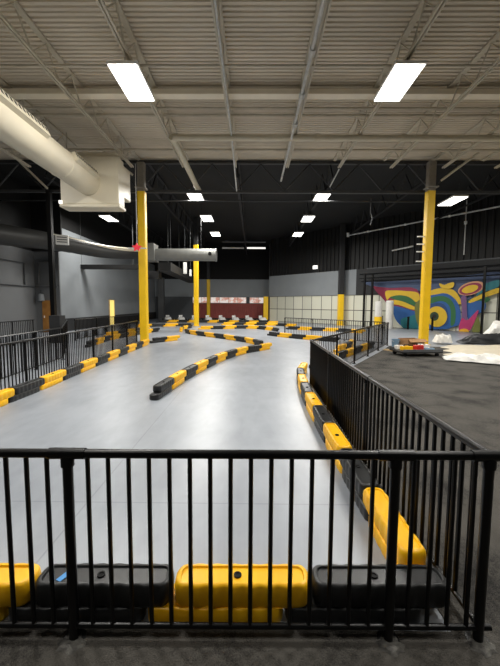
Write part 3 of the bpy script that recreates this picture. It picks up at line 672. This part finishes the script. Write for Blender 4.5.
BY, BK = block_mesh(M['yellow']), block_mesh(M['black'])
FY, FK = block_mesh(M['yellow'], 40), block_mesh(M['black'], 40)
for me in (BY, BK, FY, FK): me.set_sharp_from_angle(angle=math.radians(62))
CAP = MB().lathe([(0.2405, .024), (0.2475, .024), (0.2475, .015), (0.2425, .013)], n=16).build('filler_cap', M['hole'], mesh_only=True)
def barrier_line(where, pts, first, sc=1.0, near='nearest', count=None, far=False, tape=None, end_note=None):
    P = [Vector((x, y, 0)) for x, y in pts]
    ds = [0.0]
    for i in range(len(P) - 1): ds.append(ds[-1] + (P[i + 1] - P[i]).length)
    pitch = L0 * sc; n = count or max(1, round(ds[-1] / pitch)); pitch = ds[-1] / n
    def at(d):
        d = min(max(d, 0), ds[-1])
        for i in range(len(P) - 1):
            if d <= ds[i + 1] + 1e-9: return P[i] + (P[i + 1] - P[i]) * ((d - ds[i]) / (ds[i + 1] - ds[i]))
        return P[-1]
    idx = {'yellow': 0, 'black': 0}; tot = {c: sum(1 for k in range(n) if (c == first) == (k % 2 == 0)) for c in idx}
    for k in range(n):
        c = first if k % 2 == 0 else ('black' if first == 'yellow' else 'yellow')
        a, b = at(k * pitch), at((k + 1) * pitch); mid = (a + b) / 2; ang = math.atan2((b - a).y, (b - a).x)
        lab = ('%s %s barrier block %s' % (ORD[idx[c]], c, where)) if tot[c] > 1 else ('the one %s barrier block %s' % (c, where))
        idx[c] += 1
        s = (pitch / L0, 1, 1)
        if far:
            o = put('track_barrier', FY if c == 'yellow' else FK, None, mid, ang); o.scale = s
            tag(o, lab, 'barrier', 'interlocking track barrier blocks')
        else:
            o = empty('track_barrier', mid, lab, 'barrier', 'interlocking track barrier blocks', ang); o.scale = s
            put('body', BY if c == 'yellow' else BK, o)
            cp = put('filler_cap', CAP, o, (SH - 0.03, 0.0, 0)); cp['label'] = 'dark recessed filler cap'
            if tape is not None and k == tape:
                t = MB().box((SH - .24, .0, 0.2425), (.035, .11, .003), rz=-.45).build('tape_strip', M['tape'], o); t['label'] = 'blue tape strip stuck on top'
FX = -2.183
barrier_line('from left in the front row behind the front fence', [(FX, 1.925), (FX + .82 * 4, 1.965)], 'yellow', count=4, tape=1)
barrier_line('from the front along the right side fence', [(1.08, 2.06), (1.06, 4.6), (1.06, 6.2), (1.1, 7.4), (1.2, 8.7), (1.45, 9.6)], 'yellow', count=9)
barrier_line('along the inside of the slanting fence, from the near end', [(1.75, 10.1), (3.0, 11.9), (5.4, 15.5)], 'black', sc=1.15, far=True)
barrier_line('in the short row inside the slanting fence near the pit', [(3.3, 13.6), (4.3, 15.2), (4.7, 16.4)], 'yellow', sc=1.15, far=True)
barrier_line('from the free near end of the middle line', [(-1.92, 6.62), (-1.82, 7.5), (-1.68, 8.65), (-1.39, 10.05), (-1.12, 11.25), (-.70, 12.4), (-.2, 13.4), (.3, 13.95), (.72, 14.65)], 'black', count=10)
barrier_line('on the returning strand of the hairpin, from its near end', [(.45, 15.3), (-.2, 16.9), (-1.3, 18.4), (-2.6, 19.9), (-3.7, 21.2), (-4.4, 22.5)], 'black', sc=1.2, far=True)
barrier_line('at the far bend of the hairpin behind the middle column', [(-4.9, 23.3), (-5.2, 25.4), (-4.9, 27.3)], 'yellow', sc=1.2, far=True)
barrier_line('on the back strand beyond the hairpin, from the left', [(-4.0, 25.6), (-2.3, 26.2), (-.9, 26.9), (.3, 26.6), (1.3, 25.3), (1.75, 24.0)], 'yellow', sc=1.2, far=True)
barrier_line('in front of the far pit fence, from the left', [(.95, 21.0), (2.0, 19.55), (3.1, 18.4), (4.3, 17.4)], 'black', sc=1.25, far=True)
barrier_line('along the left fence, counted from the near end', [(-4.62, 5.42), (-4.62, 7.3), (-4.74, 10.1), (-4.84, 13.5), (-4.9, 15.9)], 'yellow', count=11)
barrier_line('just past the left yellow column', [(-4.85, 16.35), (-3.9, 17.9)], 'black', count=2, far=True)
barrier_line('on the far left arc before the charcoal wall', [(-9.3, 27.5), (-7.6, 28.6), (-6.5, 29.2), (-5.4, 29.5)], 'yellow', sc=1.2, far=True)
barrier_line('in the rearmost row below the red panel, from the left', [(-9.8, 35.2), (-5, 35.6), (0, 35.2), (2.4, 34.2)], 'black', sc=1.25, far=True)
barrier_line('in the row between hairpin and rearmost row', [(-2.8, 31.3), (-.5, 31.8), (2.0, 30.8), (3.6, 29.2)], 'yellow', sc=1.25, far=True)
barrier_line('beyond the far pit fence, before the cream wall', [(2.6, 26.4), (4.2, 25.4), (5.9, 24.4), (7.4, 23.0)], 'black', sc=1.25, far=True)
barrier_line('behind the long left fence, from the near end', [(-7.1, 14.6), (-7.4, 17.6), (-7.1, 20.6), (-6.5, 23.6)], 'black', sc=1.3, far=True)
barrier_line('in the second row behind the long left fence', [(-8.3, 19.3), (-7.9, 22.5), (-7.6, 25.0)], 'yellow', sc=1.3, far=True)

# ------------------------------------------------------------------ parked go-karts along the far wall
kp = None
def make_kart():
    r = empty('go_kart', (0, 0, 0), 'x', 'go-kart', 'white-nosed karts parked before the red panel')
    MB().rings([[Vector((x, y, z)) for x, y in ((-.95, -.6), (.7, -.6), (.95, -.3), (.95, .3), (.7, .6), (-.95, .6))] for z in (.08, .24)]).build('chassis', M['kart_black'], r)
    MB().rings([[Vector((x, y, z)) for x, y in ((.25, -.5), (.9, -.4), (1.02, 0), (.9, .4), (.25, .5))] for z in (.24,)] + [[Vector((.2 + (x - .2) * .7, y * .75, .56 if x < .3 else .42)) for x, y in ((.25, -.5), (.9, -.4), (1.02, 0), (.9, .4), (.25, .5))]]).build('nose_cone', M['white_metal'], r)
    MB().rings([[Vector((x, y * w, z)) for x, y in ((-.62, -.26), (-.1, -.26), (-.1, .26), (-.62, .26))] for z, w in ((.24, 1.0), (.34, 1.0))] ).build('seat', M['kart_black'], r)
    MB().rings([[Vector((x + (z - .3) * -.3, y, z)) for x, y in ((-.68, -.24), (-.56, -.24), (-.56, .24), (-.68, .24))] for z in (.3, .78)]).build('seat_back', M['white_metal'], r)
    for sx in (-.68, .62):
        for sy in (-1, 1): MB().tube([(sx, sy * .6, .15), (sx, sy * .78, .15)], .15, 14).build('wheel', M['tire'], r)
    sw = [Vector((.05 + .05 * math.sin(t), .15 * math.cos(t), .55 + .12 * math.sin(t))) for t in [2 * PI * k / 14 for k in range(15)]]
    MB().tube(sw, .015, 5).build('steering_wheel', M['tire'], r)
    return r
kx = [-9.5, -8.0, -6.5, -5.0, -3.5, -2.0, -.5, 1.0]
for k, x in enumerate(kx):
    if k == 0: o = kp = make_kart()
    else:
        o = kp.copy(); COL.objects.link(o)
        for ch in list(kp.children):
            c = ch.copy(); COL.objects.link(c); c.parent = o
    o.location = (x, 38.4 - .1 * (k % 3), 0); o.rotation_euler = (0, 0, -PI / 2 + 0.3); o.scale = (.82, .82, .82)
    o['label'] = '%s parked go-kart from the left in the row below the red panel' % ORD[k]

# ------------------------------------------------------------------ mural on the angled wall
mu = empty('wall_mural', AW['loc'], 'large colourful painted mural of bands and rings on the angled wall', 'mural', rz=AW['rz'])
AREA = {}
for i, (c, p) in enumerate(MURAL):
    y = -0.16 - 0.012 * i
    if c == 'gold': p = [(a, b + .16) for a, b in p]
    q = []
    for k in range(len(p)):
        p0, p1, p2, p3 = [Vector(p[(k + d_) % len(p)]) for d_ in (-1, 0, 1, 2)]
        for s_ in ((0, .25, .5, .75) if len(p) < 20 else (0, .5)):
            q.append(tuple(0.5 * ((2 * p1) + (p2 - p0) * s_ + (2 * p0 - 5 * p1 + 4 * p2 - p3) * s_ ** 2 + (3 * p1 - p0 - 3 * p2 + p3) * s_ ** 3)))
    MB().prism([(a, max(b, .03)) for a, b in q], lambda a, b: Vector((a, y, b)), lambda a, b: Vector((a, y + .011, b))).build('painted_' + {'grayblue': 'backdrop'}.get(c, c) + '_shape', M['paint_' + c], mu)
# black climbing frame standing in front of the mural
fm = empty('rigging_frame', AW['loc'], 'tall thin black frame of posts and beams standing before the mural', 'frame', rz=AW['rz'])
for s, yy in ((12.7, -1.2), (13.25, -.9), (21.45, -1.2), (22.3, -.9), (26, -1.2)):
    MB().box((s, yy, 2.25), (0.14, 0.14, 4.5)).build('post', M['fence'], fm)
for z, yy in ((4.5, -1.2), (4.15, -1.2), (4.5, -.9), (3.9, -.9)):
    MB().tube([(12.2, yy, z), (30, yy, z)], 0.05, 6).build('beam', M['fence'], fm, True)
MB().tube([(12.9, -1.25, 4.95), (30, -1.25, 4.95)], 0.05, 6).build('beam', M['conduit'], fm, True)
for s in (14.2, 16.4, 18.2): MB().box((s, -.9, .5), (.12, .12, 1.0)).build('short_leg', M['fence'], fm)
for s, r_, h_, l in ((15.25, .29, 2.25, 'white upright roll beside the mural, before the black frame'), (14.3, .29, 2.2, 'white upright roll with a yellow band, behind the pit fence')):
    o = empty('padded_roll', AW['loc'], l, 'roll', rz=AW['rz'])
    MB().lathe([(0, r_ * .9), (.04, r_), (h_ - .05, r_), (h_, r_ * .85)], c=(s, -1.7, 0), n=20).build('roll_body', M['plastic_white'], o, True)
    if s < 15: MB().lathe([(.3, r_ + .012), (.95, r_ + .012)], c=(s, -1.7, 0), n=20).build('yellow_band', M['column'], o, True)

# ------------------------------------------------------------------ loaded flat cart and sheets by the right column
fc = empty('flat_cart', (6.12, 12.95, 0), 'low black flat cart loaded with odds and ends before the right column', 'cart', rz=0.12)
MB().box((0, 0, .17), (1.55, .95, .06)).build('platform', M['kart_black'], fc)
for yy in (-.46, .46): MB().box((0, yy, .23), (1.55, .04, .09)).build('side_rail', M['conduit'], fc)
for sx in (-.62, .62):
    for sy in (-.36, .36): MB().tube([(sx, sy - .025, .07), (sx, sy + .025, .07)], .07, 12).build('caster', M['tire'], fc)
def crate(name, loc, s, m, label, cat, rz=0, parts=()):
    r = empty(name, loc, label, cat, rz=rz); x, y, z = [d / 2 for d in s]; b = min(s) * .08
    MB().rings([[Vector((px * (x - e), py * (y - e), zz)) for px, py in ((-1, -1), (1, -1), (1, 1), (-1, 1))] for zz, e in ((0, b), (b, 0), (2 * z - b, 0), (2 * z, b))]).build('body', m, r)
    return r
o = crate('tool_bag', (5.74, 12.87, .202), (.36, .26, .15), M['yellow'], 'yellow bag lying on the black flat cart', 'bag', .2)
MB().tube([(-.12, 0, .15), (-.08, 0, .22), (.08, 0, .22), (.12, 0, .15)], .018, 6).build('handle', M['kart_black'], o)
o = crate('carton', (6.5, 13.12, .202), (.34, .28, .2), M['plastic_white'], 'white carton on the flat cart nearest the column', 'box', -.2); MB().box((0, 0, .202), (.06, .3, .004)).build('tape_seam', M['cardboard'], o)
o = crate('toolbox', (6.16, 12.82, .202), (.34, .2, .2), M['red_plastic'], 'small red toolbox in the middle of the flat cart', 'toolbox', .4); MB().tube([(-.1, 0, .2), (-.08, 0, .26), (.08, 0, .26), (.1, 0, .2)], .014, 6).build('handle', M['kart_black'], o)
o = crate('carton', (5.62, 13.22, .202), (.28, .26, .14), M['plastic_white'], 'flat white carton at the end away from the column of the flat cart', 'box', .1); MB().box((0, 0, .142), (.05, .26, .004)).build('tape_seam', M['cardboard'], o)
o = crate('carton', (6.55, 12.78, .202), (.3, .2, .1), M['blue_plastic'], 'small blue-gray carton at the front edge of the flat cart', 'box', -.1); MB().box((0, 0, .102), (.04, .2, .004)).build('tape_seam', M['plastic_white'], o)
cbx = empty('cardboard_box', (6.9, 15.0, 0), 'open brown cardboard box on the floor behind the flat cart', 'box', rz=.25)
MB().rings([[Vector((px * x, py * .3, z)) for px, py in ((-1, -1), (1, -1), (1, 1), (-1, 1))] for x, z in ((.42, 0), (.42, .42), (.40, .42))] + [[Vector((px * .4, py * .28, .03)) for px, py in ((-1, -1), (1, -1), (1, 1), (-1, 1))]]).build('box_shell', M['cardboard'], cbx)
for sy in (-1, 1): MB().box((0, sy * .40, .38), (.84, .22, .012), mtx=Matrix.Rotation(-sy * .5, 3, 'X')).build('flap', M['cardboard'], cbx)
bk = empty('bucket', (6.35, 16.9, 0), 'pale blue-gray bucket at the end of the slanting fence', 'bucket')
bk.location = (6.25, 15.1, 0)
MB().lathe([(0, .13), (.01, .14), (.38, .17), (.4, .18), (.4, .165), (.03, .13)], n=20).build('bucket_body', M['blue_plastic'], bk, True)
MB().tube([Vector((.175 * math.cos(t), -.02 - .12 * math.sin(t), .36 - .08 * math.sin(t))) for t in [PI * k / 10 for k in range(11)]], .008, 5).build('bail_handle', M['white_metal'], bk)
pk = empty('wooden_board', (5.75, 14.0, 0), 'pale wooden board lying on the dark ground between bucket and flat cart', 'board')
MB().box((0, 0, .03), (.9, .16, .05), rz=-1.0).build('plank', M['board'], pk)
MB().box((.18, -.3, .03), (.17, .05, .06), rz=-1.0).build('end_batten', M['board'], pk)

def sheet(name, pts, h, m, label, cat, seed, nx=34, ny=22, fine=1.0, base=.012):
    """crumpled cloth filling the ground quad pts, bumps up to h"""
    rnd = random.Random(seed); A, B, C_, D_ = [Vector((x, y, 0)) for x, y in pts]
    ws = [(rnd.uniform(2, 9) * fine, rnd.uniform(2, 9) * fine, rnd.uniform(0, 6), rnd.uniform(-1, 1)) for _ in range(9)]
    top = []; 
    for j in range(ny + 1):
        for i in range(nx + 1):
            u, v = i / nx, j / ny
            e = min(u, 1 - u, v, 1 - v); jit = .035 if e < .05 else 0
            u2 = u + jit * math.sin(v * 19 + seed); v2 = v + jit * math.sin(u * 23 + seed)
            p = (A * (1 - u2) + B * u2) * (1 - v2) + (D_ * (1 - u2) + C_ * u2) * v2
            s = sum(abs(math.sin(a * u * 2 + b * v * 2 + c)) ** 1.5 * abs(d) for a, b, c, d in ws) / 4.0
            p.z = base + h * s * min(1, e * 7)
            top.append(p)
    fs = [(j * (nx + 1) + i, j * (nx + 1) + i + 1, (j + 1) * (nx + 1) + i + 1, (j + 1) * (nx + 1) + i) for j in range(ny) for i in range(nx)]
    m_ = MB().add(top, fs)
    o = m_.build(name, m, None, True); tag(o, label, cat)
    return o
sheet('canvas_sheet', [(7.3, 12.8), (12.2, 10.9), (14.2, 16.3), (9.0, 16.3)], .12, M['canvas'], 'big beige sheet spread over the floor right of the column', 'sheet', 3, 60, 44, 1.4)
sheet('plastic_sheet', [(6.5, 11.55), (8.3, 10.35), (8.9, 11.3), (6.9, 12.4)], .2, M['plastic_white'], 'crumpled white plastic sheet at the front edge, right of the flat cart', 'sheet', 5, 40, 24, 1.2, .05)
sheet('plastic_sheet', [(8.55, 10.7), (9.6, 10.1), (9.9, 10.9), (9.1, 11.3)], .27, M['plastic_white'], 'smaller peaked white plastic sheet on the beige sheet near the right edge', 'sheet', 11, 26, 20, 1.0, .06)
sheet('plastic_sheet', [(8.85, 16.6), (9.6, 16.5), (9.7, 17.1), (8.9, 17.2)], .36, M['plastic_white'], 'white crumpled plastic heap just right of the yellow column', 'sheet', 17, 24, 18, .9, .1)
sheet('tarp', [(10.2, 16.7), (14.8, 16.5), (15, 17.7), (10.6, 18.0)], .5, M['tarp'], 'black crumpled tarp on the floor in front of the mural', 'tarp', 23, 36, 24, .8, .05)
sheet('plastic_sheet', [(12.4, 18.2), (15.4, 17.9), (15.6, 19.0), (12.8, 19.3)], 1.0, M['plastic_white'], 'tall white plastic heap behind the black tarp', 'sheet', 29, 30, 22, .8, .3)
sheet('tarp', [(7.9, 10.1), (10.0, 8.9), (10.3, 9.3), (8.1, 10.5)], .1, M['tarp'], 'thin black folded tarp strip along the front of the beige sheet', 'tarp', 31, 30, 10, 1.0, .02)

# ------------------------------------------------------------------ world and view
w = bpy.data.worlds.new('hall_air'); SC.world = w; w.use_nodes = True
w.node_tree.nodes['Background'].inputs[0].default_value = (.02, .02, .02, 1)
SC.view_settings.view_transform = 'Standard'
SC.view_settings.look = 'None'
SC.view_settings.exposure = 0.2
SC.cycles.use_denoising = True
SC.cycles.max_bounces = 8
SC.cycles.sample_clamp_indirect = 6.0
